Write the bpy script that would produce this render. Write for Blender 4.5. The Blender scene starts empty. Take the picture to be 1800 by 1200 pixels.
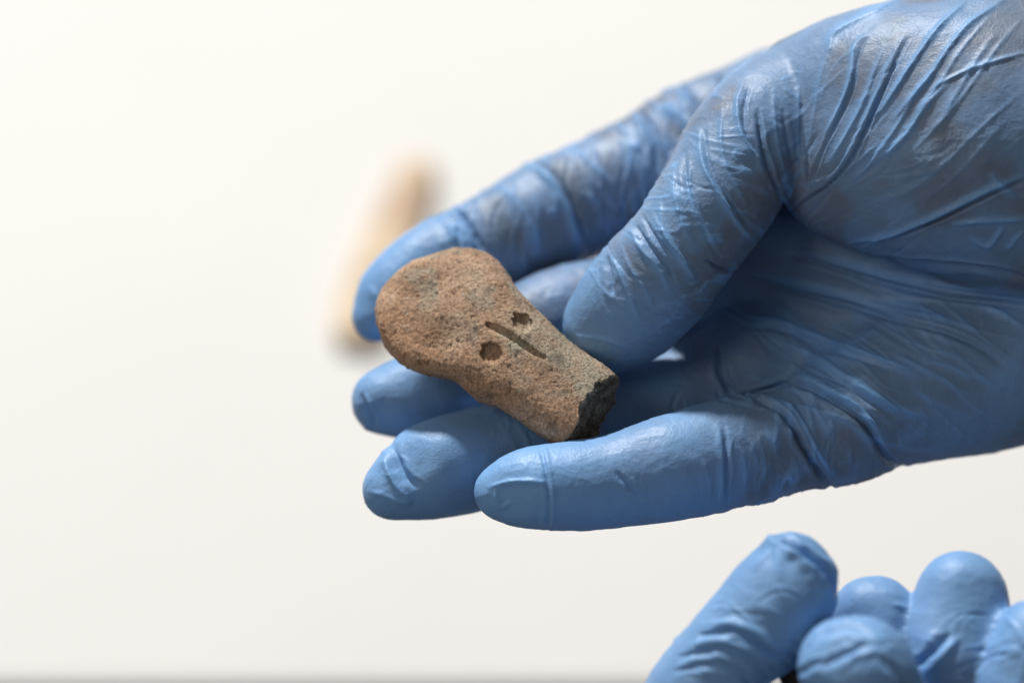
import bpy, math
import numpy as np
from mathutils import Matrix, Vector

# ------------------------------------------------------------------ camera, light, exposure
PITCH = math.radians(45)          # the camera looks down at the table
FOC = 460.0                       # mm from the lens to the plane of the held object
LENS = 100.0
MMPX = 36.0 / LENS * FOC / 1800.0 # mm per photograph pixel at that plane
DROP = 290.0                      # mm along the view axis from that plane to the table

sc = bpy.context.scene
R_ = np.array([1.0, 0, 0])
U_ = np.array([0, math.sin(PITCH), math.cos(PITCH)])
F_ = np.array([0, math.cos(PITCH), -math.sin(PITCH)])
CAM = np.array([0, -(FOC + DROP) * math.cos(PITCH), (FOC + DROP) * math.sin(PITCH)]) * 0.001  # table top at z = 0

cam = bpy.data.cameras.new('camera')
cam.lens = LENS
cam.sensor_width = 36.0
cam.clip_start = 0.02
cam.clip_end = 50
cam.dof.use_dof = True
cam.dof.focus_distance = (FOC - 13) * 0.001
cam.dof.aperture_fstop = 6.6
camo = bpy.data.objects.new('camera', cam)
sc.collection.objects.link(camo)
camo.matrix_world = Matrix(((R_[0], U_[0], -F_[0], CAM[0]), (R_[1], U_[1], -F_[1], CAM[1]),
                            (R_[2], U_[2], -F_[2], CAM[2]), (0, 0, 0, 1)))
sc.camera = camo

world = bpy.data.worlds.new('World')
sc.world = world
world.use_nodes = True
bg = world.node_tree.nodes['Background']
bg.inputs[0].default_value = (1.0, 0.99, 0.975, 1)
bg.inputs[1].default_value = 0.14

HANDC = CAM + F_ * 0.46
def lamp(name, d, dist, size, watts, col):
    L = bpy.data.lights.new(name, 'AREA')
    L.shape = 'DISK'
    L.size = size
    L.energy = watts
    L.color = col
    o = bpy.data.objects.new(name, L)
    sc.collection.objects.link(o)
    v = Vector(d).normalized()
    o.location = Vector(HANDC) + v * dist
    o.rotation_euler = v.to_track_quat('Z', 'Y').to_euler()
    return o
lamp('ceiling_lamp', (-0.24, 0.69, 0.65), 4.0, 0.36, 252.0, (1.0, 0.98, 0.95))
lamp('fill_light', (-0.7, -0.35, 0.8), 1.7, 0.9, 6.0, (1.0, 0.98, 0.96))  # added soft fill from the front left, not a lamp of the room

vs = sc.view_settings
vs.view_transform = 'Standard'
vs.look = 'None'
vs.exposure = 0.0
vs.gamma = 1.0
vs.use_curve_mapping = False
sc.cycles.use_denoising = True
sc.cycles.max_bounces = 8

# ------------------------------------------------------------------ small maths helpers
def px(u, v, z):
    """photograph pixel + depth (mm behind the plane of the held object) -> millimetres in the camera's axes"""
    s = MMPX * (FOC + z) / FOC
    return np.array([(u - 900) * s, (600 - v) * s, z])

def pr(r, z):
    return r * MMPX * (FOC + z) / FOC

def to_px(P):
    s = MMPX * (FOC + P[:, 2]) / FOC
    return np.stack([P[:, 0] / s + 900, 600 - P[:, 1] / s], 1)

def to_world(P):
    return CAM + 0.001 * (P[:, 0:1] * R_ + P[:, 1:2] * U_ + (FOC + P[:, 2:3]) * F_)

def catmull(pts, n):
    pts = np.asarray(pts, float)
    p = np.vstack([2 * pts[0] - pts[1], pts, 2 * pts[-1] - pts[-2]])
    out = []
    for i in range(1, len(p) - 2):
        for t in np.linspace(0, 1, n, endpoint=False):
            a, b, c, d = p[i - 1], p[i], p[i + 1], p[i + 2]
            out.append(0.5 * (2 * b + (c - a) * t + (2 * a - 5 * b + 4 * c - d) * t * t + (3 * b - a - 3 * c + d) * t ** 3))
    out.append(pts[-1])
    return np.array(out)

def sstep(a, b, x):
    t = np.clip((x - a) / (b - a), 0, 1)
    return t * t * (3 - 2 * t)

_rng = np.random.RandomState(7)
_perm = _rng.permutation(4096).astype(np.int32)
_grad = _rng.normal(size=(4096, 3)).astype(np.float32)
_grad /= np.linalg.norm(_grad, axis=1)[:, None]

def noise(P, seed=0):
    """smooth gradient noise, about 0..1"""
    P = np.asarray(P, np.float32) + np.float32(seed * 13.713)
    x, y, z = P[:, 0], P[:, 1], P[:, 2]
    P = np.stack([0.8 * x + 0.6 * y, -0.48 * x + 0.64 * y + 0.6 * z, 0.36 * x - 0.48 * y + 0.8 * z], 1)   # turned, so that no grid shows
    i = np.floor(P).astype(np.int32)
    f = P - i
    w = f * f * f * (f * (f * 6 - 15) + 10)
    px_ = [_perm[(i[:, 0] + d) & 4095] for d in (0, 1)]
    r = 0
    for dx in (0, 1):
        wx = w[:, 0] if dx else 1 - w[:, 0]
        for dy in (0, 1):
            wy = wx * (w[:, 1] if dy else 1 - w[:, 1])
            q = _perm[(px_[dx] + i[:, 1] + dy) & 4095]
            for dz in (0, 1):
                g = _grad[_perm[(q + i[:, 2] + dz) & 4095]]
                dt = g[:, 0] * (f[:, 0] - dx) + g[:, 1] * (f[:, 1] - dy) + g[:, 2] * (f[:, 2] - dz)
                r = r + wy * (w[:, 2] if dz else 1 - w[:, 2]) * dt
    return np.clip(0.5 + 0.95 * r, 0, 1)

def fbm(P, seed=0, octv=4, gain=0.5):
    a, s, t = 1.0, 0, 0
    for o in range(octv):
        s = s + a * noise(P * 2 ** o + 17.3 * o, seed + o)
        t += a
        a *= gain
    return s / t

# ------------------------------------------------------------------ distance fields -> mesh
CAP = 9.0
class Grid:
    def __init__(self, lo, hi, h):
        self.lo = np.array(lo, float)
        self.h = h
        self.n = np.ceil((np.array(hi) - self.lo) / h).astype(int) + 1
        self.ax = [self.lo[k] + h * np.arange(self.n[k]) for k in range(3)]
    def full(self):
        return np.full(self.n, CAP, np.float32)
    def box(self, lo, hi):
        a = np.clip(np.floor((lo - self.lo) / self.h).astype(int), 0, self.n)
        b = np.clip(np.ceil((hi - self.lo) / self.h).astype(int) + 1, 0, self.n)
        return a, b

def chain_pts(rows, n=5):
    """rows of (u, v, depth, radius in px) -> dense (x, y, z, r) in mm"""
    r = np.array([list(px(u, v, z)) + [pr(q, z)] for u, v, z, q in rows])
    return catmull(r, n)

def chain_field(g, C):
    F = g.full()
    for a, b in zip(C[:-1], C[1:]):
        pad = max(a[3], b[3]) + CAP
        lo = np.minimum(a[:3], b[:3]) - pad
        hi = np.maximum(a[:3], b[:3]) + pad
        i, j = g.box(lo, hi)
        if np.any(j <= i):
            continue
        x = g.ax[0][i[0]:j[0], None, None].astype(np.float32) - a[0]
        y = g.ax[1][None, i[1]:j[1], None].astype(np.float32) - a[1]
        z = g.ax[2][None, None, i[2]:j[2]].astype(np.float32) - a[2]
        d = b[:3] - a[:3]
        L = float(d @ d) + 1e-9
        t = np.clip((x * d[0] + y * d[1] + z * d[2]) / L, 0, 1)
        D = np.sqrt((x - t * d[0]) ** 2 + (y - t * d[1]) ** 2 + (z - t * d[2]) ** 2) - (a[3] + (b[3] - a[3]) * t)
        S = F[i[0]:j[0], i[1]:j[1], i[2]:j[2]]
        np.minimum(S, D, out=S)
    return F

def chain_coords(P, C):
    """distance, arc length, angle of points round a chain (only where they lie near it)"""
    n = len(P)
    best = np.full(n, 1e3, np.float32); s_out = np.zeros(n, np.float32); ang = np.zeros(n, np.float32)
    C = np.vstack([C[:-1:2], C[-1:]])
    s0 = 0.0
    for a, b in zip(C[:-1], C[1:]):
        d = (b[:3] - a[:3])
        l = float(np.linalg.norm(d))
        pad = max(a[3], b[3]) + 4.0
        lo = np.minimum(a[:3], b[:3]) - pad; hi = np.maximum(a[:3], b[:3]) + pad
        ix = np.nonzero((P[:, 0] > lo[0]) & (P[:, 0] < hi[0]) & (P[:, 1] > lo[1]) & (P[:, 1] < hi[1]) & (P[:, 2] > lo[2]) & (P[:, 2] < hi[2]))[0]
        q = P[ix] - a[:3].astype(np.float32)
        d32 = d.astype(np.float32)
        t = np.clip(q @ d32 / (l * l), 0, 1)
        w = q - t[:, None] * d32
        D = np.sqrt((w * w).sum(1)) - (a[3] + (b[3] - a[3]) * t)
        m = D < best[ix]
        im = ix[m]
        e = d / l
        x = np.cross(e, [0, 0, 1.0]); x /= np.linalg.norm(x)
        y = np.cross(e, x)
        best[im] = D[m]
        s_out[im] = s0 + t[m] * l
        ang[im] = np.arctan2(w[m] @ y, w[m] @ x)
        s0 += l
    return best, s_out, ang

def smin(a, b, k):
    h = np.clip(0.5 + 0.5 * (b - a) / k, 0, 1)
    return b + (a - b) * h - k * h * (1 - h)

def surface_nets(F, g):
    S = F < 0
    n = np.array(F.shape) - 1
    cnt = np.zeros(n, np.int8)
    offs = [(i, j, k) for i in (0, 1) for j in (0, 1) for k in (0, 1)]
    for o in offs:
        cnt += S[o[0]:o[0] + n[0], o[1]:o[1] + n[1], o[2]:o[2] + n[2]]
    act = (cnt > 0) & (cnt < 8)
    idx = np.full(n, -1, np.int64)
    I = np.array(np.nonzero(act)).T
    idx[act] = np.arange(len(I))
    pos = np.zeros((len(I), 3)); num = np.zeros(len(I))
    for a in offs:
        for k in range(3):
            if a[k] == 0:
                b = list(a); b[k] = 1
                fa = F[I[:, 0] + a[0], I[:, 1] + a[1], I[:, 2] + a[2]]
                fb = F[I[:, 0] + b[0], I[:, 1] + b[1], I[:, 2] + b[2]]
                m = (fa < 0) != (fb < 0)
                t = fa[m] / (fa[m] - fb[m])
                v = np.repeat(np.array([a], float), m.sum(), 0)
                v[:, k] += t
                pos[m] += v; num[m] += 1
    P = g.lo + g.h * (I + pos / num[:, None])
    quads = []
    for k in range(3):
        sl0 = [slice(1, -1)] * 3; sl1 = [slice(1, -1)] * 3
        sl0[k] = slice(0, -1); sl1[k] = slice(1, None)
        A = S[tuple(sl0)]; B = S[tuple(sl1)]
        for flip, M in ((False, A & ~B), (True, ~A & B)):
            E = np.array(np.nonzero(M)).T
            for q in range(3):
                if q != k:
                    E[:, q] += 1
            k1, k2 = (k + 1) % 3, (k + 2) % 3
            o1 = np.zeros(3, int); o1[k1] = 1
            o2 = np.zeros(3, int); o2[k2] = 1
            c = [E - o1 - o2, E - o2, E, E - o1]
            qd = np.stack([idx[c_[:, 0], c_[:, 1], c_[:, 2]] for c_ in c], 1)
            quads.append(qd[:, ::-1] if flip else qd)
    Q = np.vstack(quads)
    return P, Q[(Q >= 0).all(1)]

def relax(P, Q, it=3, f=0.5):
    e = np.vstack([Q[:, [0, 1]], Q[:, [1, 2]], Q[:, [2, 3]], Q[:, [3, 0]]])
    n = len(P)
    deg = np.bincount(e[:, 0], minlength=n) + np.bincount(e[:, 1], minlength=n)
    for _ in range(it):
        A = np.stack([np.bincount(e[:, 0], P[e[:, 1], k], n) + np.bincount(e[:, 1], P[e[:, 0], k], n) for k in range(3)], 1)
        P = P + f * (A / np.maximum(deg, 1)[:, None] - P)
    return P

def mesh_from(name, P, Q):
    me = bpy.data.meshes.new(name)
    me.vertices.add(len(P))
    me.vertices.foreach_set('co', np.ascontiguousarray(P, np.float32).ravel())
    m = Q.shape[1]
    me.loops.add(len(Q) * m)
    me.loops.foreach_set('vertex_index', np.ascontiguousarray(Q, np.int32).ravel())
    me.polygons.add(len(Q))
    me.polygons.foreach_set('loop_start', np.arange(0, len(Q) * m, m, dtype=np.int32))
    me.polygons.foreach_set('use_smooth', np.ones(len(Q), bool))
    me.update(calc_edges=True)
    return me

def subdivided(me):
    o = bpy.data.objects.new('temporary', me)
    sc.collection.objects.link(o)
    md = o.modifiers.new('s', 'SUBSURF')
    md.levels = 1
    dg = bpy.context.evaluated_depsgraph_get()
    r = bpy.data.meshes.new_from_object(o.evaluated_get(dg))
    bpy.data.objects.remove(o)
    bpy.data.meshes.remove(me)
    return r

def coords(me):
    a = np.empty(len(me.vertices) * 3, np.float32)
    me.vertices.foreach_get('co', a)
    return a.reshape(-1, 3).astype(float)

def normals(me):
    a = np.empty(len(me.vertices) * 3, np.float32)
    me.vertices.foreach_get('normal', a)
    return a.reshape(-1, 3).astype(float)

def attr(me, name, val):
    at = me.attributes.new(name, 'FLOAT', 'POINT')
    at.data.foreach_set('value', np.ascontiguousarray(val, np.float32))

def finish(name, me, P, mat, label=None, cat=None, group=None, parent=None):
    """millimetres in camera axes -> world metres, the origin at the lowest point's middle"""
    W = to_world(P)
    base = np.array([W[:, 0].mean(), W[:, 1].mean(), W[:, 2].min()])
    me.vertices.foreach_set('co', np.ascontiguousarray(W - base, np.float32).ravel())
    me.polygons.foreach_set('use_smooth', np.ones(len(me.polygons), bool))
    me.update()
    me.name = name
    me.materials.clear()
    me.materials.append(mat)
    o = bpy.data.objects.new(name, me)
    o.location = base
    sc.collection.objects.link(o)
    if label: o['label'] = label
    if cat: o['category'] = cat
    if group: o['group'] = group
    if parent: o.parent = parent
    return o

# ------------------------------------------------------------------ materials
class NT:
    def __init__(self, name):
        self.m = bpy.data.materials.new(name)
        self.m.use_nodes = True
        self.t = self.m.node_tree
        self.b = self.t.nodes['Principled BSDF']
    def n(self, typ, **kw):
        nd = self.t.nodes.new(typ)
        for k, v in kw.items():
            if k.startswith('i_'):
                key = k[2:]
                key = int(key) if key.isdigit() else key.replace('_', ' ')
                nd.inputs[key].default_value = v
            else:
                setattr(nd, k, v)
        return nd
    def l(self, a, b):
        self.t.links.new(a, b)
    def tex(self, scale, detail=4, rough=0.55, vec=None, dist=0.0):
        nd = self.n('ShaderNodeTexNoise', i_Scale=scale, i_Detail=detail, i_Roughness=rough, i_Distortion=dist)
        self.l(vec if vec else self.obj(), nd.inputs['Vector'])
        return nd.outputs['Fac']
    def obj(self):
        if not hasattr(self, '_o'):
            self._o = self.n('ShaderNodeTexCoord').outputs['Object']
        return self._o
    def ramp(self, fac, stops):
        nd = self.n('ShaderNodeValToRGB')
        e = nd.color_ramp.elements
        while len(e) < len(stops): e.new(0.5)
        for k, (p, c) in enumerate(stops):
            e[k].position = p
            e[k].color = c if len(c) == 4 else (*c, 1)
        self.l(fac, nd.inputs[0])
        return nd.outputs[0]
    def mix(self, fac, a, b, mode='MIX'):
        nd = self.n('ShaderNodeMix', data_type='RGBA', blend_type=mode)
        for s, v in ((nd.inputs[0], fac), (nd.inputs[6], a), (nd.inputs[7], b)):
            if isinstance(v, (int, float)): s.default_value = v
            elif isinstance(v, tuple): s.default_value = v if len(v) == 4 else (*v, 1)
            else: self.l(v, s)
        return nd.outputs[2]
    def math(self, op, a, b=0.0, clamp=False):
        nd = self.n('ShaderNodeMath', operation=op, use_clamp=clamp)
        for s, v in ((nd.inputs[0], a), (nd.inputs[1], b)):
            if isinstance(v, (int, float)): s.default_value = v
            else: self.l(v, s)
        return nd.outputs[0]
    def at(self, name):
        return self.n('ShaderNodeAttribute', attribute_name=name).outputs['Fac']
    def bump(self, h, dist, strength=1.0, prev=None):
        nd = self.n('ShaderNodeBump', i_Strength=strength, i_Distance=dist)
        self.l(h, nd.inputs['Height'])
        if prev: self.l(prev, nd.inputs['Normal'])
        return nd.outputs[0]

def glove_material():
    t = NT('blue_nitrile')
    skin = t.at('skin')                       # how tightly the thin film lies on the skin under it
    blot = t.tex(140, 4, 0.6)
    fac = t.math('MULTIPLY', skin, t.math('ADD', 0.70, t.math('MULTIPLY', blot, 0.6)), True)
    blue = t.mix(t.tex(60, 3), (0.150, 0.325, 0.615), (0.195, 0.385, 0.665))
    skn = t.mix(t.tex(95, 3, 0.6), (0.112, 0.180, 0.285), (0.165, 0.178, 0.228))
    col = t.mix(fac, blue, skn)
    # fine white stretch lines where the film is tight
    v1 = t.n('ShaderNodeTexVoronoi', feature='DISTANCE_TO_EDGE', i_Scale=420.0)
    mp = t.n('ShaderNodeMapping'); mp.inputs['Scale'].default_value = (1, 0.45, 0.8); mp.inputs['Rotation'].default_value = (0.4, 0.7, 0.9)
    t.l(t.obj(), mp.inputs[0])
    wv = t.n('ShaderNodeVectorMath', operation='ADD')
    wn = t.n('ShaderNodeTexNoise', i_Scale=160.0, i_Detail=3.0)
    t.l(t.obj(), wn.inputs['Vector'])
    sc_ = t.n('ShaderNodeVectorMath', operation='SCALE'); sc_.inputs['Scale'].default_value = 0.0035
    t.l(wn.outputs['Color'], sc_.inputs[0])
    t.l(mp.outputs[0], wv.inputs[0]); t.l(sc_.outputs[0], wv.inputs[1])
    t.l(wv.outputs[0], v1.inputs['Vector'])
    line = t.math('SUBTRACT', 1.0, t.math('MULTIPLY', v1.outputs['Distance'], 16.0), True)
    brk = t.math('MULTIPLY', t.math('SUBTRACT', t.tex(260, 2), 0.5), 5.0, True)
    lf = t.math('MULTIPLY', t.math('MULTIPLY', line, brk), t.math('MULTIPLY', skin, 0.28))
    col = t.mix(lf, col, (0.33, 0.43, 0.56))
    t.l(col, t.b.inputs['Base Color'])
    t.b.inputs['Roughness'].default_value = 0.40
    rr = t.math('ADD', 0.39, t.math('MULTIPLY', t.tex(300, 3), 0.16))
    t.l(rr, t.b.inputs['Roughness'])
    t.b.inputs['IOR'].default_value = 1.45
    t.b.inputs['Specular IOR Level'].default_value = 0.42
    t.b.inputs['Subsurface Weight'].default_value = 0.10
    t.b.inputs['Subsurface Radius'].default_value = (0.5, 0.7, 1.0)
    t.b.inputs['Subsurface Scale'].default_value = 0.0012
    grain = t.tex(2600, 2, 0.6)
    b1 = t.bump(grain, 0.00010, 0.55)
    b2 = t.bump(t.tex(900, 3, 0.55, dist=0.6), 0.00016, 0.45, b1)
    b3 = t.bump(line, 0.00004, 0.35, b2)
    t.l(b3, t.b.inputs['Normal'])
    return t.m

def clay_material():
    t = NT('fired_clay')
    big = t.tex(120, 5, 0.6)
    base = t.ramp(big, [(0.32, (0.310, 0.200, 0.128)), (0.5, (0.480, 0.318, 0.212)), (0.68, (0.590, 0.440, 0.320))])
    grey = t.at('grey')
    g = t.math('MULTIPLY', grey, t.math('MULTIPLY', t.math('SUBTRACT', t.tex(230, 5, 0.65), 0.25), 2.4, True), True)
    base = t.mix(g, base, (0.360, 0.345, 0.270))
    warm = t.math('MULTIPLY', t.at('warm'), t.tex(300, 4, 0.6))
    base = t.mix(warm, base, (0.53, 0.290, 0.160))
    fine = t.tex(2100, 4, 0.78)
    base = t.mix(1.0, base, t.ramp(fine, [(0.32, (0.30, 0.27, 0.25)), (0.47, (0.93, 0.91, 0.90)), (0.68, (1.50, 1.52, 1.53))]), 'MULTIPLY')
    dk = t.ramp(t.tex(420, 4, 0.7), [(0.56, (0, 0, 0)), (0.66, (1, 1, 1))])
    base = t.mix(t.math('MULTIPLY', dk, 0.5), base, (0.06, 0.05, 0.042))
    # pale grit
    v = t.n('ShaderNodeTexVoronoi', i_Scale=900.0)
    t.l(t.obj(), v.inputs['Vector'])
    rnd = t.n('ShaderNodeSeparateColor'); t.l(v.outputs['Color'], rnd.inputs[0])
    keep = t.math('GREATER_THAN', rnd.outputs[0], 0.95)
    dot = t.math('MULTIPLY', t.math('LESS_THAN', v.outputs['Distance'], 0.20), keep)
    base = t.mix(dot, base, (0.52, 0.46, 0.37))
    core = t.at('core')
    cc = t.ramp(t.tex(700, 5, 0.7), [(0.35, (0.040, 0.034, 0.028)), (0.50, (0.150, 0.124, 0.095)), (0.66, (0.38, 0.31, 0.23))])
    base = t.mix(core, base, cc)
    t.l(base, t.b.inputs['Base Color'])
    t.b.inputs['Roughness'].default_value = 0.86
    t.b.inputs['Specular IOR Level'].default_value = 0.3
    b1 = t.bump(fine, 0.00042, 1.0)
    b2 = t.bump(t.tex(3200, 3, 0.6), 0.00014, 0.9, b1)
    t.l(b2, t.b.inputs['Normal'])
    return t.m

def plain_material(name, stops, scale, rough, bump=0.0, detail=5):
    t = NT(name)
    f = t.tex(scale, detail, 0.6)
    t.l(t.ramp(f, stops), t.b.inputs['Base Color'])
    t.b.inputs['Roughness'].default_value = rough
    if bump:
        t.l(t.bump(t.tex(scale * 6, 4, 0.6), bump, 0.8), t.b.inputs['Normal'])
    return t.m

# ------------------------------------------------------------------ the table
def ray_to_table(u, v):
    p = to_world(px(u, v, 0.0)[None])[0]
    d = p - CAM
    return CAM + d * (CAM[2] / -d[2])

white = plain_material('white_laminate', [(0.3, (0.695, 0.685, 0.668)), (0.7, (0.715, 0.705, 0.688))], 9, 0.9)
white.node_tree.nodes['Principled BSDF'].inputs['Specular IOR Level'].default_value = 0.1
edge_m = plain_material('edge_strip', [(0.3, (0.16, 0.12, 0.10)), (0.7, (0.22, 0.17, 0.14))], 40, 0.5)
yf = ray_to_table(900, 1210)[1]
def slab(name, x0, x1, y0, y1, z0, z1, mat, bev):
    import bmesh
    bm = bmesh.new()
    bmesh.ops.create_cube(bm, size=1.0)
    for v in bm.verts:
        v.co.x = x0 if v.co.x < 0 else x1
        v.co.y = y0 if v.co.y < 0 else y1
        v.co.z = z0 if v.co.z < 0 else z1
    bmesh.ops.bevel(bm, geom=bm.edges[:], offset=bev, segments=4, affect='EDGES', profile=0.5)
    me = bpy.data.meshes.new(name)
    bm.to_mesh(me); bm.free()
    for p in me.polygons: p.use_smooth = True
    me.materials.append(mat)
    o = bpy.data.objects.new(name, me)
    sc.collection.objects.link(o)
    return o
tb = slab('table', -0.9, 0.9, yf, yf + 1.3, -0.028, 0.0, white, 0.004)
tb['label'] = 'plain white table top filling the blurred background'
tb['category'] = 'table'
es = slab('edge_strip', -0.9, 0.9, yf - 0.003, yf - 0.0002, -0.027, -0.0035, edge_m, 0.001)
es.parent = tb

# ------------------------------------------------------------------ the gloved hands
GLOVE = glove_material()

def build_glove(chains, palm, knit, lo, hi, h, cut, curves, wr, seed, dents=(), skinf=None):
    """chains: name -> rows; palm: names blended into the palm; knit: name -> blend width with the palm"""
    g = Grid(lo, hi, h)
    C = {k: chain_pts(r) for k, r in chains.items()}
    base = None
    for k in palm:
        f = chain_field(g, C[k])
        base = f if base is None else smin(base, f, 7.0)
    F = base.copy()
    for k, w in knit.items():
        fs = [chain_field(g, C[q]) for q in k.split('+')]
        f = fs[0]
        for q in fs[1:]:
            f = smin(f, q, 8.0 if 'ball' in k else 1.5)
        np.minimum(F, smin(base, f, w), out=F)
    if cut is not None:
        a, n = cut
        D = (g.ax[0][:, None, None] - a[0]) * n[0] + (g.ax[1][None, :, None] - a[1]) * n[1] + (g.ax[2][None, None, :] - a[2]) * n[2]
        F = np.maximum(F, D.astype(np.float32))
    P, Q = surface_nets(F, g)
    del F, base
    P = relax(P, Q, 4, 0.5)
    me = subdivided(mesh_from('glove_mesh', P, Q))
    P = coords(me); N = normals(me)
    uv = to_px(P)
    view = P + np.array([0, 0, FOC]); view /= np.linalg.norm(view, axis=1)[:, None]
    facing = -(N * view).sum(1)
    names = list(C)
    P32 = P.astype(np.float32)
    dist = np.empty((len(names), len(P))); S = np.empty_like(dist); A = np.empty_like(dist)
    for i, k in enumerate(names):
        dist[i], S[i], A[i] = chain_coords(P32, C[k])
    lab = dist.argmin(0)
    disp = np.zeros(len(P)); loose = np.zeros(len(P))
    # broad unevenness of a thin loose film
    disp += 0.55 * (fbm(P / 9.0, seed + 3, 3) - 0.5)
    # bunching round the fingers: ridged noise that runs across the finger, slanted
    for k, (amp, fs, slant, spots) in wr.items():
        i = names.index(k)
        m = lab == i
        s, a = S[i][m], A[i][m]
        w = np.full(m.sum(), 0.18)
        for c0, wd, st in spots:
            w += st * np.exp(-((s - c0) / wd) ** 2)
        r = C[k][:, 3].mean()
        cx, sx = np.cos(a), np.sin(a)
        sh = s + slant * r * cx + 3.0 * (noise(np.stack([s / 9, cx * 0.8 + 3, sx * 0.8 + 5], 1), seed + 11) - 0.5)
        q = np.stack([sh / fs, cx * r / 11 + 9, sx * r / 11 + 4], 1)
        n1 = np.clip(1 - np.abs(2 * noise(q, seed + 21) - 1) * 1.15, 0, 1)
        q2 = np.stack([sh / (fs * 0.6) + 7, cx * r / 7 + 2, sx * r / 7 + 8], 1)
        n2 = np.clip(1 - np.abs(2 * noise(q2, seed + 22) - 1) * 1.15, 0, 1)
        brk = sstep(0.36, 0.62, noise(np.stack([s / 5, cx * 1.4, sx * 1.4], 1), seed + 23))
        hgt = w * amp * brk * (n1 ** 5 + 0.35 * n2 ** 6)
        disp[m] += hgt
        loose[m] += np.clip(hgt / (amp + 1e-6), 0, 1) * 0.8
    # single folds read off the photograph, each on the part it lies on
    cache = {}
    for part, pts, wd, hh in curves:
        if part not in cache:
            ids = [names.index(k) for k in part.split('+')]
            c_ = np.nonzero(np.isin(lab, ids) & (facing > -0.15))[0]
            cache[part] = (c_, uv[c_, 0].copy(), uv[c_, 1].copy())
        c_, cu, cv = cache[part]
        pl = catmull(pts, 6)
        pad = 5 * abs(wd)
        m = (cu > pl[:, 0].min() - pad) & (cu < pl[:, 0].max() + pad) & (cv > pl[:, 1].min() - pad) & (cv < pl[:, 1].max() + pad)
        ix = c_[m]
        if not len(ix): continue
        q = uv[ix]
        bd = np.full(len(ix), 1e9); bt = np.zeros(len(ix)); side = np.zeros(len(ix))
        L = np.r_[0, np.cumsum(np.linalg.norm(np.diff(pl, axis=0), axis=1))]
        for a, b, l0 in zip(pl[:-1], pl[1:], L):
            d = b - a; l = np.linalg.norm(d) + 1e-9
            t = np.clip((q - a) @ d / (l * l), 0, 1)
            w = q - a - t[:, None] * d
            D = np.linalg.norm(w, axis=1)
            k = D < bd
            bd[k] = D[k]; bt[k] = ((l0 + t * l) / L[-1])[k]
            side[k] = np.sign(d[0] * w[:, 1] - d[1] * w[:, 0])[k]
        if hh > 0: hh, wd = hh * 0.72, wd * 0.80
        else: wd = wd * 0.72
        tap = np.clip(np.minimum(bt, 1 - bt) * 4.0, 0, 1) ** 0.7
        wloc = wd * (0.65 + 0.7 * noise(np.stack([bt * 6, bt * 0 + wd, bt * 0], 1), seed + 40))
        # a film fold is steep on one side and slides off on the other
        x = bd / (wloc * np.where(side > 0, 1.35, 0.8))
        prof = 1 / (1 + x ** 2) ** 1.5
        if hh < 0:
            prof = prof - 0.30 * np.exp(-((x - 2.2) / 1.0) ** 2)
        disp[ix] += hh * prof * tap
        loose[ix] += tap * np.exp(-(x / 1.6) ** 2) * (min(1.0, abs(hh) * 1.6) if hh > 0 else 0.15)
    # fine crinkles over the whole film
    fine = 1 - np.abs(2 * noise(P / np.array([2.6, 1.7, 2.2]), seed + 51) - 1)
    disp += 0.07 * fine ** 4 * fbm(P / 12, seed + 52, 2)
    P2 = P + N * disp[:, None]
    for u, v, z, r, dep in dents:                     # slack hollows at the finger ends
        c = px(u, v, z)
        d = np.linalg.norm(P - c, axis=1) / r
        P2 -= N * (dep * np.exp(-d ** 3))[:, None]
    tight = sstep(0.36, 0.60, fbm(P / 16.0, seed + 60, 3))
    sk = (0.58 + 0.42 * tight) * (1 - np.clip(loose, 0, 1) * 0.9)
    if skinf is not None:
        sk = sk * skinf(uv, lab, names, S)
    attr(me, 'skin', np.clip(sk, 0, 1))
    return me, P2

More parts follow.
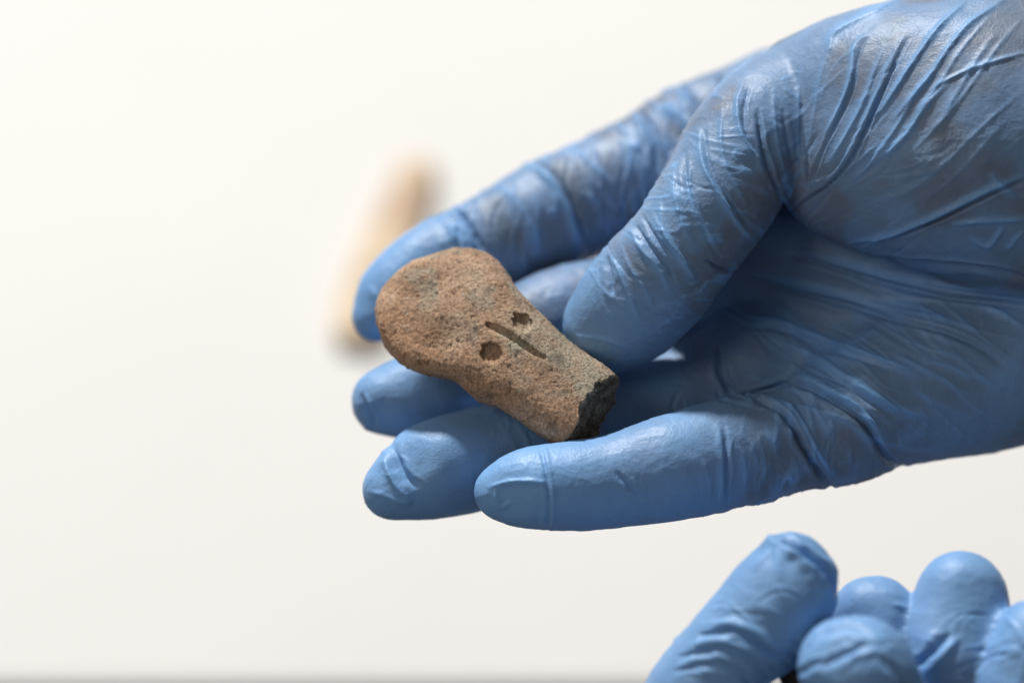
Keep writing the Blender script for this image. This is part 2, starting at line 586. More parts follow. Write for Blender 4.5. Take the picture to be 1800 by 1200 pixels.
main_chains = {
    'little': [(881, 866, -14, 49), (925, 858, -14, 69), (985, 855, -14, 78), (1080, 845, -13, 83), (1180, 822, -12, 93),
               (1280, 796, -8, 97), (1400, 770, -4, 92), (1480, 745, -1, 100)],
    'ring': [(690, 860, -4, 54), (735, 838, -3, 76), (780, 820, -2, 88), (850, 803, 1, 90), (940, 778, 4, 86), (1060, 742, 8, 86),
             (1180, 702, 12, 90), (1310, 650, 15, 100)],
    'middle': [(677, 705, 10, 60), (716, 698, 11, 72), (770, 682, 12, 78), (850, 640, 16, 82), (980, 562, 20, 90), (1120, 540, 24, 94),
               (1290, 520, 27, 105)],
    'index': [(664, 556, 21, 46), (690, 514, 22, 60), (738, 478, 24, 71), (800, 455, 26, 82), (866, 430, 28, 90), (974, 375, 31, 99), (1042, 347, 33, 99),
              (1145, 300, 35, 104), (1246, 244, 37, 108), (1375, 208, 38, 113)],
    'thumb': [(1072, 570, 1, 84), (1108, 540, -1, 100), (1150, 492, -3, 103), (1198, 437, -5, 100), (1258, 350, -4, 104), (1322, 250, 0, 112),
              (1400, 205, 6, 128), (1500, 205, 8, 150)],
    'thenar': [(1440, 190, 7, 138), (1530, 190, 4, 174), (1640, 210, 2, 216), (1800, 250, 4, 262), (2000, 380, 14, 220), (2300, 480, 16, 220)],
    'ball': [(1480, 310, 0, 108), (1590, 305, -3, 146), (1750, 312, -4, 178), (2000, 400, 12, 190), (2300, 470, 16, 200)],
    'm_little': [(1470, 740, -1, 100), (1580, 690, 3, 128), (1720, 640, 8, 158), (1850, 590, 11, 175), (2050, 540, 12, 190), (2300, 520, 16, 200)],
    'm_ring': [(1340, 640, 15, 100), (1500, 600, 18, 122), (1800, 500, 22, 160), (2300, 480, 22, 190)],
    'm_middle': [(1320, 520, 26, 100), (1500, 480, 30, 125), (1800, 430, 30, 165), (2300, 440, 28, 190)],
    'web': [(1270, 400, 26, 90), (1350, 430, 18, 92), (1450, 440, 15, 105), (1620, 445, 13, 130)],
    'first_web_light_block': [(1350, 255, 6, 95), (1290, 270, 12, 82), (1196, 412, 11, 66), (1224, 368, 13, 84), (1256, 306, 25, 80), (1310, 225, 36, 98)],  # thumb web, extended unseen behind the thumb to block light on the finger bases
    'm_index': [(1390, 200, 38, 110), (1520, 250, 40, 140), (1800, 330, 36, 170), (2300, 430, 30, 190)],
}
TH = 'thumb+thenar+ball'
PA = 'm_little+m_ring+m_middle+little+ring+m_index+web'
main_curves = [
    # thumb and ball of the thumb
    (TH, [(1592, -5), (1512, 35), (1467, 62), (1456, 95)], 7, 0.75),
    (TH, [(1530, 62), (1518, 76), (1508, 108), (1499, 158), (1474, 212), (1446, 267), (1423, 330)], 3.2, -0.5),
    (TH, [(1530, 60), (1504, 79), (1497, 137), (1480, 183), (1456, 237)], 5, 0.7),
    (TH, [(1600, 66), (1588, 84), (1571, 121), (1550, 167), (1521, 233), (1496, 283), (1458, 325), (1421, 352), (1379, 380)], 3.6, -0.8),
    (TH, [(1700, 2), (1645, 58), (1608, 108), (1570, 166), (1537, 215)], 6, 0.8),
    (TH, [(1775, -5), (1708, 42), (1671, 83), (1637, 133), (1604, 172), (1567, 215)], 6, 0.75),
    (TH, [(1810, 92), (1754, 108), (1692, 129), (1629, 162)], 4, 0.5),
    (TH, [(1556, 76), (1540, 120), (1520, 176), (1490, 236), (1452, 300)], 5, 0.55),
    (TH, [(1590, 62), (1560, 120), (1538, 176), (1508, 240), (1470, 306)], 4, 0.45),
    (TH, [(1650, 120), (1606, 176), (1566, 240), (1520, 300), (1470, 342)], 4, 0.40),
    (TH, [(1466, 70), (1448, 120), (1436, 180), (1424, 250)], 5, 0.35),
    (TH, [(1410, 120), (1404, 180), (1404, 250), (1410, 320)], 5, 0.30),
    (TH, [(1362, 150), (1362, 210), (1374, 280), (1394, 345)], 4, 0.35),
    (TH, [(1270, 190), (1268, 250), (1284, 310), (1318, 370)], 4, 0.40),
    (TH, [(1160, 345), (1166, 395), (1186, 440), (1212, 480)], 4, 0.40),
    (TH, [(1214, 285), (1216, 340), (1236, 395), (1268, 440)], 4, 0.40),
    (TH, [(1090, 425), (1108, 470), (1136, 510), (1150, 545)], 4, 0.40),
    (TH, [(1050, 470), (1056, 520), (1068, 560)], 5, 0.30),
    (TH, [(1740, 30), (1690, 90), (1650, 150), (1600, 215)], 3.5, 0.35),
    (TH, [(1800, 30), (1750, 90), (1700, 160), (1650, 220), (1590, 280)], 4, 0.30),
    (TH, [(1800, 160), (1730, 220), (1660, 290), (1580, 350)], 3.5, 0.22),
    (TH, [(1760, 220), (1690, 300), (1620, 360)], 3.5, 0.18),
    (TH, [(1671, 142), (1629, 187), (1587, 246), (1533, 292)], 6, 0.7),
    (TH, [(1750, 60), (1715, 110), (1680, 170), (1640, 230)], 6, 0.35),
    (TH, [(1230, 225), (1235, 283), (1258, 333), (1289, 381), (1330, 432)], 4.5, 0.8),
    (TH, [(1238, 225), (1246, 283), (1268, 330), (1299, 375), (1338, 420)], 4, -0.4),
    (TH, [(1332, 190), (1342, 258), (1358, 308), (1380, 366)], 5, -0.9),
    (TH, [(1308, 140), (1296, 187), (1304, 237), (1327, 272)], 5, 0.6),
    (TH, [(1318, 150), (1308, 195), (1314, 237), (1335, 275)], 4, -0.5),
    (TH, [(1375, 190), (1385, 240), (1395, 290)], 5, -0.35),
    (TH, [(1417, 270), (1421, 335)], 4, -0.7),
    (TH, [(1187, 285), (1187, 342), (1206, 405), (1228, 440)], 6, 0.55),
    (TH, [(1205, 262), (1208, 322), (1226, 375), (1250, 420)], 5, -0.45),
    (TH, [(1104, 396), (1130, 440), (1158, 470), (1178, 510)], 6, 0.7),
    (TH, [(1114, 390), (1145, 435), (1172, 465), (1190, 500)], 4, -0.5),
    (TH, [(1148, 378), (1174, 420), (1206, 464), (1226, 500)], 6, 0.65),
    (TH, [(1128, 375), (1152, 415), (1180, 452)], 4, -0.45),
    (TH, [(1075, 440), (1090, 480), (1110, 525), (1128, 566)], 6, 0.6),
    (TH, [(1068, 450), (1074, 490), (1078, 520)], 5, -0.5),
    (TH, [(1010, 590), (1050, 592), (1085, 602), (1110, 618)], 6, 0.5),
    (TH, [(1240, 455), (1268, 472), (1298, 478)], 4, -0.7),
    (TH, [(1810, 305), (1742, 333), (1650, 378), (1567, 412), (1483, 428)], 5, 0.9),
    (TH, [(1810, 316), (1742, 344), (1650, 388), (1567, 420)], 4, -0.6),
    (TH, [(1670, 396), (1720, 388), (1770, 386), (1815, 384)], 5, 0.8),
    (TH, [(1742, 300), (1755, 322), (1790, 345)], 6, 0.5),
    (TH, [(1705, 418), (1735, 432), (1752, 415), (1765, 395)], 5, 0.7),
    (TH, [(1770, 440), (1785, 420), (1800, 405)], 5, 0.5),
    # index finger
    ('index', [(905, 284), (940, 294), (966, 318), (990, 356), (1010, 400), (1026, 456)], 7, 0.7),
    ('index', [(926, 284), (958, 294), (984, 318), (1006, 356), (1024, 400), (1040, 450)], 5, -0.7),
    ('index', [(868, 318), (900, 345), (930, 390), (948, 430)], 7, 0.45),
    ('index', [(786, 368), (810, 378), (834, 408), (852, 445)], 7, -1.0),
    ('index', [(772, 378), (790, 400), (806, 430)], 8, 0.5),
    ('index', [(985, 258), (1010, 266), (1042, 290), (1085, 332)], 6, 0.5),
    ('index', [(1112, 192), (1134, 206), (1152, 250), (1160, 310)], 7, -0.9),
    ('index', [(1145, 182), (1190, 202), (1220, 226)], 7, 0.6),
    ('index', [(1185, 150), (1204, 160), (1224, 190), (1234, 225)], 6, -0.8),
    ('index+m_index', [(1252, 130), (1266, 142), (1280, 172)], 6, -0.8),
    ('index', [(1025, 336), (1058, 364)], 5, 0.4), ('index', [(1062, 336), (1088, 370)], 5, 0.4),
    ('index', [(650, 500), (664, 530), (660, 560)], 9, 0.5),
    # palm
    (PA, [(1300, 484), (1383, 508), (1483, 533), (1567, 558), (1650, 579), (1712, 604), (1775, 648)], 6, -0.9),
    (PA, [(1300, 470), (1383, 492), (1483, 518), (1567, 542), (1650, 560), (1720, 580)], 8, 0.6),
    (PA + '+' + TH, [(1390, 446), (1496, 479), (1567, 500), (1650, 517), (1704, 525), (1810, 540)], 6, -1.1),
    (PA + '+' + TH, [(1400, 436), (1500, 464), (1567, 484), (1650, 500), (1704, 508), (1810, 520)], 7, 0.6),
    (PA + '+' + TH, [(1525, 452), (1640, 462), (1733, 470), (1810, 490)], 6, -0.9),
    (PA, [(1290, 556), (1358, 562), (1408, 579), (1483, 608), (1567, 637), (1630, 666)], 7, 0.8),
    (PA, [(1300, 572), (1358, 576), (1408, 592), (1483, 622), (1567, 650)], 5, -0.5),
    (PA, [(1345, 592), (1421, 621), (1483, 658), (1546, 700), (1608, 725), (1660, 735)], 7, 0.75),
    (PA, [(1421, 634), (1483, 672), (1546, 714), (1608, 738)], 5, -0.45),
    (PA, [(1290, 700), (1350, 683), (1387, 671), (1417, 677), (1467, 704), (1512, 737), (1533, 762), (1558, 800), (1587, 821), (1612, 833)], 6, -1.2),
    (PA, [(1387, 658), (1420, 662), (1470, 690), (1515, 722), (1540, 750), (1566, 785)], 6, 0.8),
    (PA, [(1325, 700), (1367, 717), (1392, 746), (1412, 783), (1437, 825), (1470, 866)], 6, -1.3),
    (PA, [(1345, 696), (1385, 712), (1410, 742), (1430, 780), (1455, 820), (1480, 850)], 6, 0.7),
    (PA, [(1380, 706), (1421, 717), (1483, 737), (1525, 767), (1567, 779), (1680, 798)], 5, 0.45),
    (PA, [(1256, 600), (1262, 625), (1271, 667), (1295, 698)], 6, -1.2),
    (PA, [(1567, 618), (1629, 650), (1710, 696)], 5, 0.45),
    (PA, [(1700, 526), (1754, 546), (1810, 580)], 5, 0.5),
    (PA, [(1600, 680), (1660, 712), (1730, 740)], 6, 0.3),
    (PA, [(1640, 600), (1700, 640), (1760, 690)], 6, 0.3),
    # little finger
    ('little', [(951, 782), (961, 833), (967, 883), (963, 936)], 4, -0.35),
    ('little', [(957, 782), (968, 833), (974, 883), (970, 936)], 4, 0.30),
    ('little', [(855, 858), (890, 846), (933, 845), (962, 848)], 6, 0.75),
    ('little', [(870, 856), (872, 880), (882, 892), (900, 880)], 5, 0.5),
    ('little', [(1085, 828), (1110, 857), (1130, 878)], 5, -0.45),
    ('little', [(1271, 740), (1280, 804), (1276, 896)], 5, -0.45),
    ('little', [(1262, 740), (1270, 804), (1266, 896)], 6, 0.3),
    ('little', [(1300, 780), (1312, 830), (1306, 880)], 5, 0.3),
    # ring and middle finger ends
    ('ring', [(676, 800), (683, 830), (700, 858), (726, 882)], 7, 0.9),
    ('ring', [(688, 775), (698, 812), (716, 840), (738, 856)], 8, -0.8),
    ('ring', [(645, 862), (670, 868), (700, 880), (724, 884)], 7, 0.5),
    ('middle', [(634, 690), (648, 727), (662, 762)], 6, -0.6),
    ('middle', [(642, 692), (658, 720), (674, 742)], 6, 0.55),
]
FR = np.random.RandomState(12)
def auto_folds(part, rows, n, width, slant, ln, hgt, bow=0.15, span=(0.0, 1.0)):
    """short folds scattered over a limb, lying across its axis (slant 0) or along it (slant 90)"""
    ax = catmull(rows, 12)
    out = []
    for _ in range(n):
        f = FR.uniform(*span) * (len(ax) - 2)
        i = int(f)
        p = ax[i] + (ax[i + 1] - ax[i]) * (f - i)
        d = ax[i + 1] - ax[i]; d = d / np.linalg.norm(d)
        q = np.array([-d[1], d[0]])
        p = p + q * FR.uniform(-1, 1) * width
        a = math.radians(slant + FR.normal() * 9)
        e = q * math.cos(a) + d * math.sin(a)
        f2 = np.array([-e[1], e[0]])
        L = FR.uniform(*ln); b = L * (bow + 0.07 * FR.normal())
        h = FR.uniform(*hgt) * (1 if FR.rand() < 0.6 else -0.8)
        out.append((part, [tuple(p - e * L / 2), tuple(p - e * L / 6 + f2 * b * 0.8), tuple(p + e * L / 6 + f2 * b), tuple(p + e * L / 2)], FR.uniform(2.6, 5.0), h))
    return out
THUMB_AX = [(1080, 565), (1150, 492), (1198, 437), (1258, 350), (1322, 250)]
main_curves += auto_folds(TH, THUMB_AX, 36, 85, 12, (60, 150), (0.06, 0.22))
main_curves += auto_folds(TH, [(1380, 330), (1450, 260), (1520, 190), (1600, 110)], 26, 90, 88, (50, 150), (0.06, 0.20), 0.06)
main_curves += auto_folds(TH, [(1450, 400), (1600, 330), (1800, 240)], 26, 90, 88, (60, 180), (0.04, 0.12), 0.04)
main_curves += auto_folds('index+m_index', [(780, 440), (866, 430), (974, 375), (1145, 300), (1300, 220)], 36, 85, -16, (60, 160), (0.08, 0.30))
main_curves += auto_folds(PA, [(1300, 600), (1500, 610), (1780, 640)], 46, 120, 68, (80, 260), (0.08, 0.28), 0.05)
main_curves += auto_folds('little+m_little', [(1250, 800), (1400, 780), (1560, 760)], 24, 80, -14, (40, 110), (0.05, 0.18))
main_curves += auto_folds('little', [(880, 860), (1000, 855), (1250, 800)], 14, 70, 0, (30, 80), (0.04, 0.14))
main_curves += auto_folds('ring+middle', [(1050, 720), (1150, 680), (1260, 640)], 10, 60, 0, (40, 90), (0.1, 0.3))
main_wr = {   # amplitude mm, spacing mm, slant, (where along, spread, strength)
    'index': (0.40, 2.6, 0.35, [(18, 5, 0.8), (34, 7, 0.6), (52, 8, 0.9), (62, 6, 0.9)]),
    'thumb': (0.16, 2.3, -0.45, [(10, 6, 0.7), (20, 7, 1.0), (32, 6, 0.8), (45, 8, 0.6)]),
    'little': (0.40, 3.2, 0.1, [(36, 7, 0.5), (46, 6, 0.8)]),
    'ring': (0.45, 3.0, 0.1, [(30, 8, 0.6)]),
    'middle': (0.45, 3.0, 0.1, [(30, 8, 0.6)]),
    'm_little': (0.18, 3.0, 0.5, [(5, 9, 0.7)]),
}
def main_skin(uv, lab, names, S):
    f = np.ones(len(uv))
    for k, s0, s1, lo in (('little', 4, 22, 0.10), ('ring', 4, 22, 0.15), ('middle', 3, 16, 0.35), ('index', 6, 30, 0.10), ('thumb', 3, 18, 0.30)):
        i = names.index(k)
        m = lab == i
        f[m] = lo + (1 - lo) * sstep(s0, s1, S[i][m])
    f[np.isin(lab, [names.index(k) for k in ('m_little', 'm_ring', 'm_middle', 'web', 'ring', 'middle')])] *= 0.72
    f[np.isin(lab, [names.index(k) for k in ('thumb', 'thenar', 'ball')])] *= 1.0
    i = names.index('little')
    m = lab == i
    f[m] *= 0.35 + 0.65 * sstep(25, 42, S[i][m])
    return f

knit = {'little': 4.0, 'ring': 4.0, 'middle': 4.0, 'index': 5.0, 'thumb': 4.0, 'thenar+ball': 2.2, 'first_web_light_block': 3.0}
X1 = px(2130, 500, 15)
me, P = build_glove(main_chains, ['m_little', 'm_ring', 'm_middle', 'm_index', 'web'], knit,
                    (px(590, 0, 21)[0] - 3, px(0, 1000, -10)[1], -34), (X1[0] + 2, px(0, -120, 10)[1], 64), 0.58,
                    (X1, (1.0, 0, 0)), main_curves, main_wr, 5,
                    dents=[(712, 812, -10, 4.5, 0.9), (893, 872, -20, 3.5, 0.7), (645, 735, 4, 3.5, 0.6)], skinf=main_skin)
finish('gloved_hand', me, P, GLOVE, 'open hand in a blue glove, palm up, holding the clay figurine', 'hand', 'hands in blue gloves')

# second hand at the lower right corner
sec_chains = {
    'thumb': [(1394, 1012, -12, 75), (1378, 1046, -12, 95), (1338, 1097, -12, 96), (1280, 1150, -12, 87), (1232, 1240, -10, 104), (1225, 1360, -6, 128), (1310, 1500, 2, 160)],
    'tip_fold': [(1356, 952, -14, 13), (1378, 974, -12, 34), (1395, 1000, -12, 60)],
    'index': [(1490, 1172, -21, 88), (1514, 1178, -22, 94), (1522, 1226, -20, 104), (1545, 1290, -16, 112), (1590, 1370, -4, 114)],
    'middle': [(1526, 1078, -4, 66), (1544, 1082, -4, 69), (1540, 1124, -4, 80), (1540, 1200, -3, 88), (1570, 1330, 4, 102)],
    'ring': [(1690, 1050, -6, 82), (1686, 1088, -7, 89), (1668, 1155, -8, 95), (1652, 1240, -6, 102), (1650, 1360, 4, 110)],
    'little': [(1816, 1128, -14, 76), (1810, 1166, -14, 88), (1792, 1245, -12, 98), (1750, 1360, 0, 108)],
    'palm_a': [(1420, 1480, 6, 150), (1560, 1440, 8, 150), (1700, 1440, 8, 140)],
    'palm_b': [(1560, 1470, 8, 170), (1590, 1680, 12, 190)],
}
sec_chains = {k: [(u, v, z - 22, r) for u, v, z, r in rows] for k, rows in sec_chains.items()}
sec_curves = [
    ('thumb+tip_fold', [(1350, 936), (1366, 958), (1410, 984), (1446, 1017), (1470, 1066)], 6, 1.4),
    ('thumb+tip_fold', [(1376, 948), (1420, 972), (1454, 1004), (1474, 1048)], 10, -1.9),
    ('thumb+tip_fold', [(1362, 950), (1368, 985), (1372, 1020)], 9, 0.45),
    ('thumb+tip_fold', [(1366, 958), (1340, 985), (1325, 1005)], 8, 0.4),
    ('thumb', [(1225, 1116), (1286, 1106), (1323, 1121), (1353, 1142), (1385, 1160)], 6, -0.9),
    ('thumb', [(1230, 1098), (1286, 1092), (1328, 1107), (1358, 1128), (1390, 1146)], 7, 0.6),
    ('thumb', [(1190, 1155), (1260, 1138), (1316, 1153), (1355, 1190)], 6, -0.7),
    ('thumb', [(1200, 1135), (1260, 1124), (1312, 1138), (1350, 1170)], 7, 0.5),
    ('thumb', [(1180, 1180), (1250, 1164), (1300, 1180), (1330, 1215)], 6, -0.5),
    ('index', [(1425, 1125), (1455, 1106), (1495, 1100), (1530, 1112)], 7, -0.4),
    ('index', [(1440, 1175), (1470, 1152), (1532, 1127)], 7, -0.6),
    ('index', [(1400, 1185), (1430, 1165), (1450, 1160)], 6, -0.5),
    ('index', [(1470, 1172), (1510, 1150), (1560, 1140)], 8, 0.4),
    ('index', [(1540, 1150), (1580, 1180), (1600, 1215)], 7, -0.5),
    ('ring', [(1690, 1115), (1655, 1155), (1615, 1192)], 7, 0.8),
    ('ring', [(1672, 1110), (1640, 1145), (1605, 1176)], 7, -0.8),
    ('middle', [(1565, 1060), (1590, 1068), (1605, 1085)], 5, 0.4),
    ('little', [(1762, 1080), (1785, 1100), (1800, 1130)], 6, 0.4),
]
sec_curves += auto_folds('thumb', [(1370, 1060), (1315, 1160), (1280, 1230)], 20, 75, 8, (60, 140), (0.10, 0.30))
sec_curves += auto_folds('index', [(1500, 1110), (1505, 1200)], 9, 75, 25, (60, 130), (0.08, 0.24))
sec_curves += auto_folds('ring', [(1690, 1050), (1660, 1190)], 6, 65, 35, (50, 110), (0.06, 0.20))
sec_curves += auto_folds('little+middle', [(1790, 1120), (1780, 1200)], 10, 45, 30, (30, 80), (0.10, 0.32))
sec_wr = {
    'thumb': (0.3, 2.8, 0.3, [(20, 6, 0.6), (32, 8, 0.8)]),
    'index': (0.5, 3.2, 0.2, [(6, 6, 0.5), (14, 6, 0.6)]),
    'ring': (0.4, 3.2, 0.2, [(14, 6, 0.6)]),
    'middle': (0.3, 3.0, 0.2, [(8, 6, 0.5)]),
    'little': (0.4, 3.0, 0.2, [(8, 6, 0.5)]),
}
def sec_skin(uv, lab, names, S):
    f = np.full(len(uv), 0.22)
    i = names.index('ring'); m = lab == i
    f[m] = 0.25 + 0.6 * sstep(4, 14, S[i][m])
    return f
cutp = px(1570, 1560, -14)
me, P = build_glove(sec_chains, ['palm_a', 'palm_b'], {'thumb+tip_fold': 4.0, 'index': 3.0, 'middle': 3.0, 'ring': 3.0, 'little': 3.0},
                    (px(1090, 0, -6)[0], px(0, 1640, 12)[1], -60), (px(1930, 0, 0)[0], px(0, 910, 0)[1], 6), 0.6,
                    (cutp, (0, -1.0, 0)), sec_curves, sec_wr, 31,
                    dents=[(1440, 965, -38, 3.5, 0.8), (1702, 1085, -36, 6.0, 0.9), (1470, 1130, -52, 4.0, 0.6)], skinf=sec_skin)
finish('gloved_hand', me, P, GLOVE, 'curled hand in a blue glove at the lower right corner, thumb against fingers', 'hand', 'hands in blue gloves')

# ------------------------------------------------------------------ the clay figurine
def poly_sdf(X, Y, poly):
    d = np.full(X.shape, 1e9); ins = np.zeros(X.shape, bool)
    n = len(poly)
    for i in range(n):
        a = poly[i]; b = poly[(i + 1) % n]
        e = b - a
        t = np.clip(((X - a[0]) * e[0] + (Y - a[1]) * e[1]) / (e @ e + 1e-12), 0, 1)
        d = np.minimum(d, np.hypot(X - a[0] - t * e[0], Y - a[1] - t * e[1]))
        c = (a[1] > Y) != (b[1] > Y)
        xx = a[0] + (Y - a[1]) / (b[1] - a[1] + 1e-12) * e[0]
        ins ^= c & (X < xx)
    return np.where(ins, d, -d)          # positive inside

CLAY = clay_material()
def figurine():
    out = [(800, 433), (835, 436), (866, 450), (888, 473), (906, 503), (930, 528), (962, 562), (1000, 600), (1045, 630), (1082, 660), (1125, 700),
           (1140, 745), (1100, 800), (1045, 815), (1000, 790), (962, 771), (925, 748), (895, 728), (868, 714), (842, 706), (822, 688), (796, 668), (755, 660),
           (722, 650), (694, 630), (674, 602), (660, 565), (660, 528), (676, 497), (704, 470), (745, 448)]
    o3 = np.array([px(u, v, -5.0)[:2] for u, v in out])
    poly = catmull(np.vstack([o3, o3[:1]]), 4)[:-1]
    h = 0.22
    lo = np.array([poly[:, 0].min() - 1.5, poly[:, 1].min() - 1.5, -18.0]); hi = np.array([poly[:, 0].max() + 1.5, poly[:, 1].max() + 1.5, 9.0])
    g = Grid(lo, hi, h)
    X, Y = np.meshgrid(g.ax[0], g.ax[1], indexing='ij')
    d = poly_sdf(X, Y, poly)
    c0 = px(860, 600, -5)[:2]
    ax = np.array([0.84, -0.54])
    s = (X - c0[0]) * ax[0] + (Y - c0[1]) * ax[1]        # mm along the figurine, head negative
    body = sstep(-9, 4, s)
    Rr = 4.2 + 2.6 * body
    Hh = 4.3 + 1.6 * body
    q = np.clip(d / Rr, 0, 1)
    T = Hh * (1 - (1 - q) ** 2.3) ** (1 / 2.3)
    T = T + 0.25 * np.clip(d - Rr, 0, 6) * (1 - body)
    T = np.where(d < 0, d, T)
    zc = -4.0 + 0.30 * (Y - c0[1]) * (1 - 0.3 * body) - 0.16 * s
    Z = g.ax[2][None, None, :]
    F = (np.abs(Z - zc[:, :, None]) - T[:, :, None]).astype(np.float32)
    front = zc - T
    # eyes and nose slit pressed in from the face
    def bite(F, prof2, depth):
        D = np.maximum(prof2[:, :, None], Z - (front + depth)[:, :, None])
        return -smin(-F, D.astype(np.float32), 0.38)
    XY = np.stack([X.ravel(), Y.ravel(), X.ravel() * 0], 1)
    jag = (fbm(XY / 0.55, 90, 3, 0.75) - 0.5).reshape(X.shape)
    for u, v, a_, b_ in ((918, 567, 1.75, 1.30), (863, 621, 1.70, 1.50)):
        e = px(u, v, -10)[:2]
        w = np.stack([(X - e[0]) * ax[0] + (Y - e[1]) * ax[1], (X - e[0]) * -ax[1] + (Y - e[1]) * ax[0]])
        r = np.hypot(w[0] / a_, w[1] / b_)
        F = bite(F, (r - 1) * b_ + 1.1 * jag, 1.35 - 0.5 * np.clip(r, 0, 1) ** 2 + 0.9 * jag)
    nz = np.array([px(u, v, -10)[:2] for u, v in ((858, 571), (885, 584), (915, 604), (945, 624), (960, 630))])
    dn = np.full(X.shape, 1e9); tn = np.zeros(X.shape)
    for k in range(4):
        a, b = nz[k], nz[k + 1]; e = b - a
        t = np.clip(((X - a[0]) * e[0] + (Y - a[1]) * e[1]) / (e @ e), 0, 1)
        dd = np.hypot(X - a[0] - t * e[0], Y - a[1] - t * e[1])
        m = dd < dn; dn = np.where(m, dd, dn); tn = np.where(m, (k + t) / 4, tn)
    F = bite(F, dn - (0.20 + 0.42 * np.sin(np.pi * np.clip(tn * 0.95 + 0.05, 0, 1) ** 0.65)) + 0.45 * jag, 0.85 - 0.3 * dn + 0.35 * jag)
    # the broken end
    p0 = px(1040, 705, -12.5)
    n = np.array([0.82, -0.40, -0.38]); n /= np.linalg.norm(n)
    ZZ = np.broadcast_to(Z, F.shape)
    D = (X - p0[0])[:, :, None] * n[0] + (Y - p0[1])[:, :, None] * n[1] + (ZZ - p0[2]) * n[2]
    near = np.abs(D) < 3.0
    I = np.array(np.nonzero(near)).T
    pts = g.lo + h * I
    D = D.astype(np.float32).copy()
    D[near] += (3.2 * (fbm(pts / 2.2, 70, 4, 0.65) - 0.5) + 1.5 * (noise(pts / 6.0, 77) - 0.5)).astype(np.float32)
    F = np.maximum(F, D)
    P, Q = surface_nets(F, g)
    P = relax(P, Q, 1, 0.5)
    me = mesh_from('figurine', P, Q)
    N = normals(me)
    core_d = (P - p0) @ n
    core = sstep(-0.45, 0.05, core_d + 3.2 * (fbm(P / 2.2, 70, 4, 0.65) - 0.5) + 1.5 * (noise(P / 6.0, 77) - 0.5))
    gi = np.clip(np.round((P - g.lo) / h).astype(int), 0, g.n - 1)
    inner = T[gi[:, 0], gi[:, 1]] - np.abs(P[:, 2] - zc[gi[:, 0], gi[:, 1]])
    core *= 0.30 + 0.70 * sstep(0.1, 1.9, inner + 2.4 * (fbm(P / 2.0, 99, 3) - 0.5))     # the fired skin is lighter than the core
    sP = (P[:, :2] - c0) @ ax
    # surface: worn lumps, pits, grit
    disp = 0.5 * (fbm(P / 6.0, 80, 3) - 0.5) + 0.10 * (fbm(P / 1.5, 84, 3, 0.6) - 0.5) + 0.11 * (noise(P / 0.5, 86) - 0.5)
    pits = noise(P / 0.75, 88)
    disp -= 0.26 * sstep(0.80, 0.92, pits) * sstep(0.45, 0.6, noise(P / 5.0, 87))
    disp += 0.14 * sstep(0.80, 0.92, noise(P / 0.6, 89))
    P2 = P + N * disp[:, None]
    uv = to_px(P)
    across = (P[:, :2] - c0) @ np.array([0.54, 0.84])
    grey = sstep(-0.5, 4.5, across) * sstep(-3, 6, sP) + 0.8 * sstep(0.50, 0.64, fbm(P / 4.5, 95, 3)) * sstep(-6, 2, across)
    warm = sstep(1, -6, across) * (0.35 + 0.65 * sstep(0.4, 0.6, fbm(P / 5, 97, 3)))
    attr(me, 'core', core * 0.9); attr(me, 'grey', np.clip(grey, 0, 1)); attr(me, 'warm', np.clip(warm, 0, 1))
    return me, P2
me, P = figurine()
finish('clay_figurine', me, P, CLAY, 'broken brown clay figurine head with two hollow eyes and a nose slit', 'figurine')

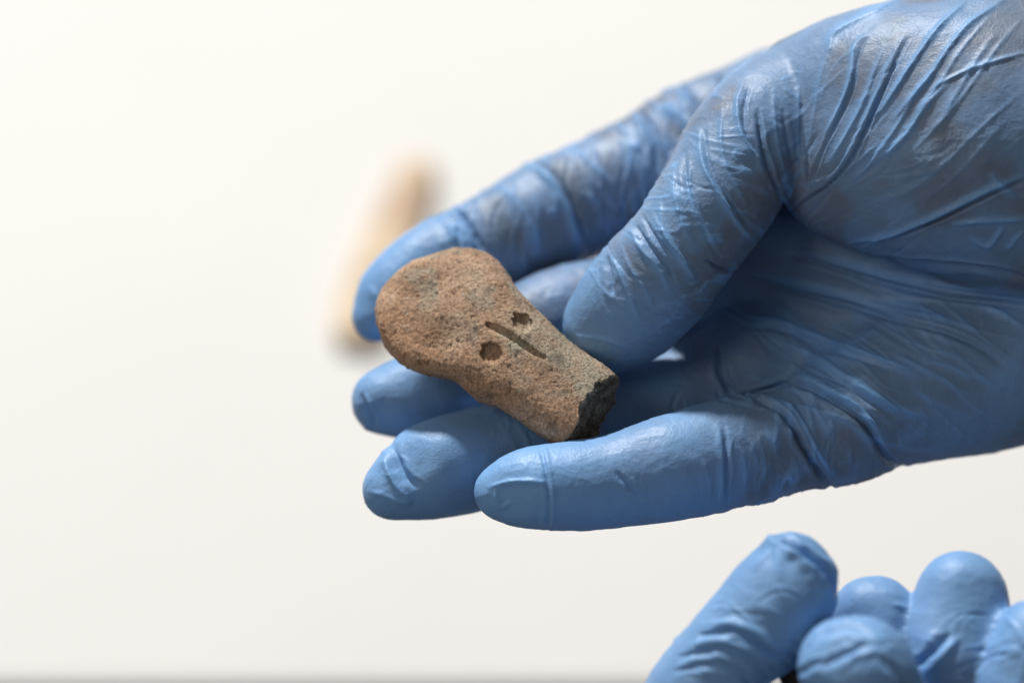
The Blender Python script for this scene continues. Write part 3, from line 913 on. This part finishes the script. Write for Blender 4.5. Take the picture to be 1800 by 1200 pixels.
# ------------------------------------------------------------------ loose fragments
def sherd(name, outline, thick, mat, label, cat, frame, seed, h=0.5, amp=0.5):
    """a worn fragment: an outline (mm) given thickness and rounded, in its own frame (origin, x, y, normal)"""
    poly = catmull(np.vstack([outline, outline[:1]]), 4)[:-1]
    g = Grid(np.r_[poly.min(0) - 2, -thick - 2], np.r_[poly.max(0) + 2, thick + 2], h)
    X, Y = np.meshgrid(g.ax[0], g.ax[1], indexing='ij')
    d = poly_sdf(X, Y, poly)
    T = thick * (1 - (1 - np.clip(d / (thick * 1.3), 0, 1)) ** 2.2) ** (1 / 2.2)
    T = np.where(d < 0, d, T)
    F = (np.abs(g.ax[2])[None, None, :] - T[:, :, None]).astype(np.float32)
    P, Q = surface_nets(F, g)
    P = relax(P, Q, 2, 0.5)
    me = mesh_from(name, P, Q)
    P = P + normals(me) * (amp * (fbm(P / 5, seed, 4, 0.6) - 0.5))[:, None]
    o, x, y, n = frame
    W = o + 0.001 * (P[:, 0:1] * x + P[:, 1:2] * y + P[:, 2:3] * n)
    base = np.array([W[:, 0].mean(), W[:, 1].mean(), W[:, 2].min()])
    me.vertices.foreach_set('co', np.ascontiguousarray(W - base, np.float32).ravel())
    me.update()
    me.materials.append(mat)
    ob = bpy.data.objects.new(name, me)
    ob.location = base
    sc.collection.objects.link(ob)
    ob['label'] = label
    ob['category'] = cat
    return ob

tan = NT('tan_bone')
yv = tan.n('ShaderNodeSeparateXYZ'); tan.l(tan.obj(), yv.inputs[0])
mask = tan.math('MULTIPLY', tan.math('SUBTRACT', tan.tex(55, 3), 0.42), 5.0, True)
cb = tan.mix(mask, (0.60, 0.47, 0.32), (0.44, 0.31, 0.21))
tan.l(cb, tan.b.inputs['Base Color'])
tan.b.inputs['Roughness'].default_value = 0.7
a_ = ray_to_table(738, 296); b_ = ray_to_table(610, 612)
mid = (a_ + b_) / 2; yy = a_ - b_; Ls = np.linalg.norm(yy) * 1000; yy = yy / np.linalg.norm(yy)
nn = np.array([0, 0, 1.0]); xx = np.cross(yy, nn)
hl = Ls / 2
ol = np.array([(-4.5, hl - 1), (3, hl), (6, hl - 5), (7.5, hl * 0.3), (8.5, -hl * 0.3), (8.5, -hl + 2), (1, -hl), (-4, -hl + 1), (-6.5, -hl * 0.5), (-6.5, hl * 0.2)])
sherd('bone_fragment', ol, 2.8, tan.m, 'out of focus long tan fragment lying on the white table behind the fingers', 'fragment',
      (mid + nn * 0.0027, xx, yy, nn), 201)

dark = plain_material('dark_clay', [(0.35, (0.02, 0.014, 0.010)), (0.65, (0.07, 0.048, 0.030))], 300, 0.85, 0.0003)
c = to_world(px(1418, 1160, -32)[None])[0]
sherd('dark_fragment', np.array([(-3.5, 5), (2, 6), (4, 1), (3, -5), (-2, -6), (-4.5, -1)]), 2.6, dark,
      'small dark brown fragment pinched between thumb and finger at lower right', 'fragment', (c, R_, U_, -F_), 211, 0.35)
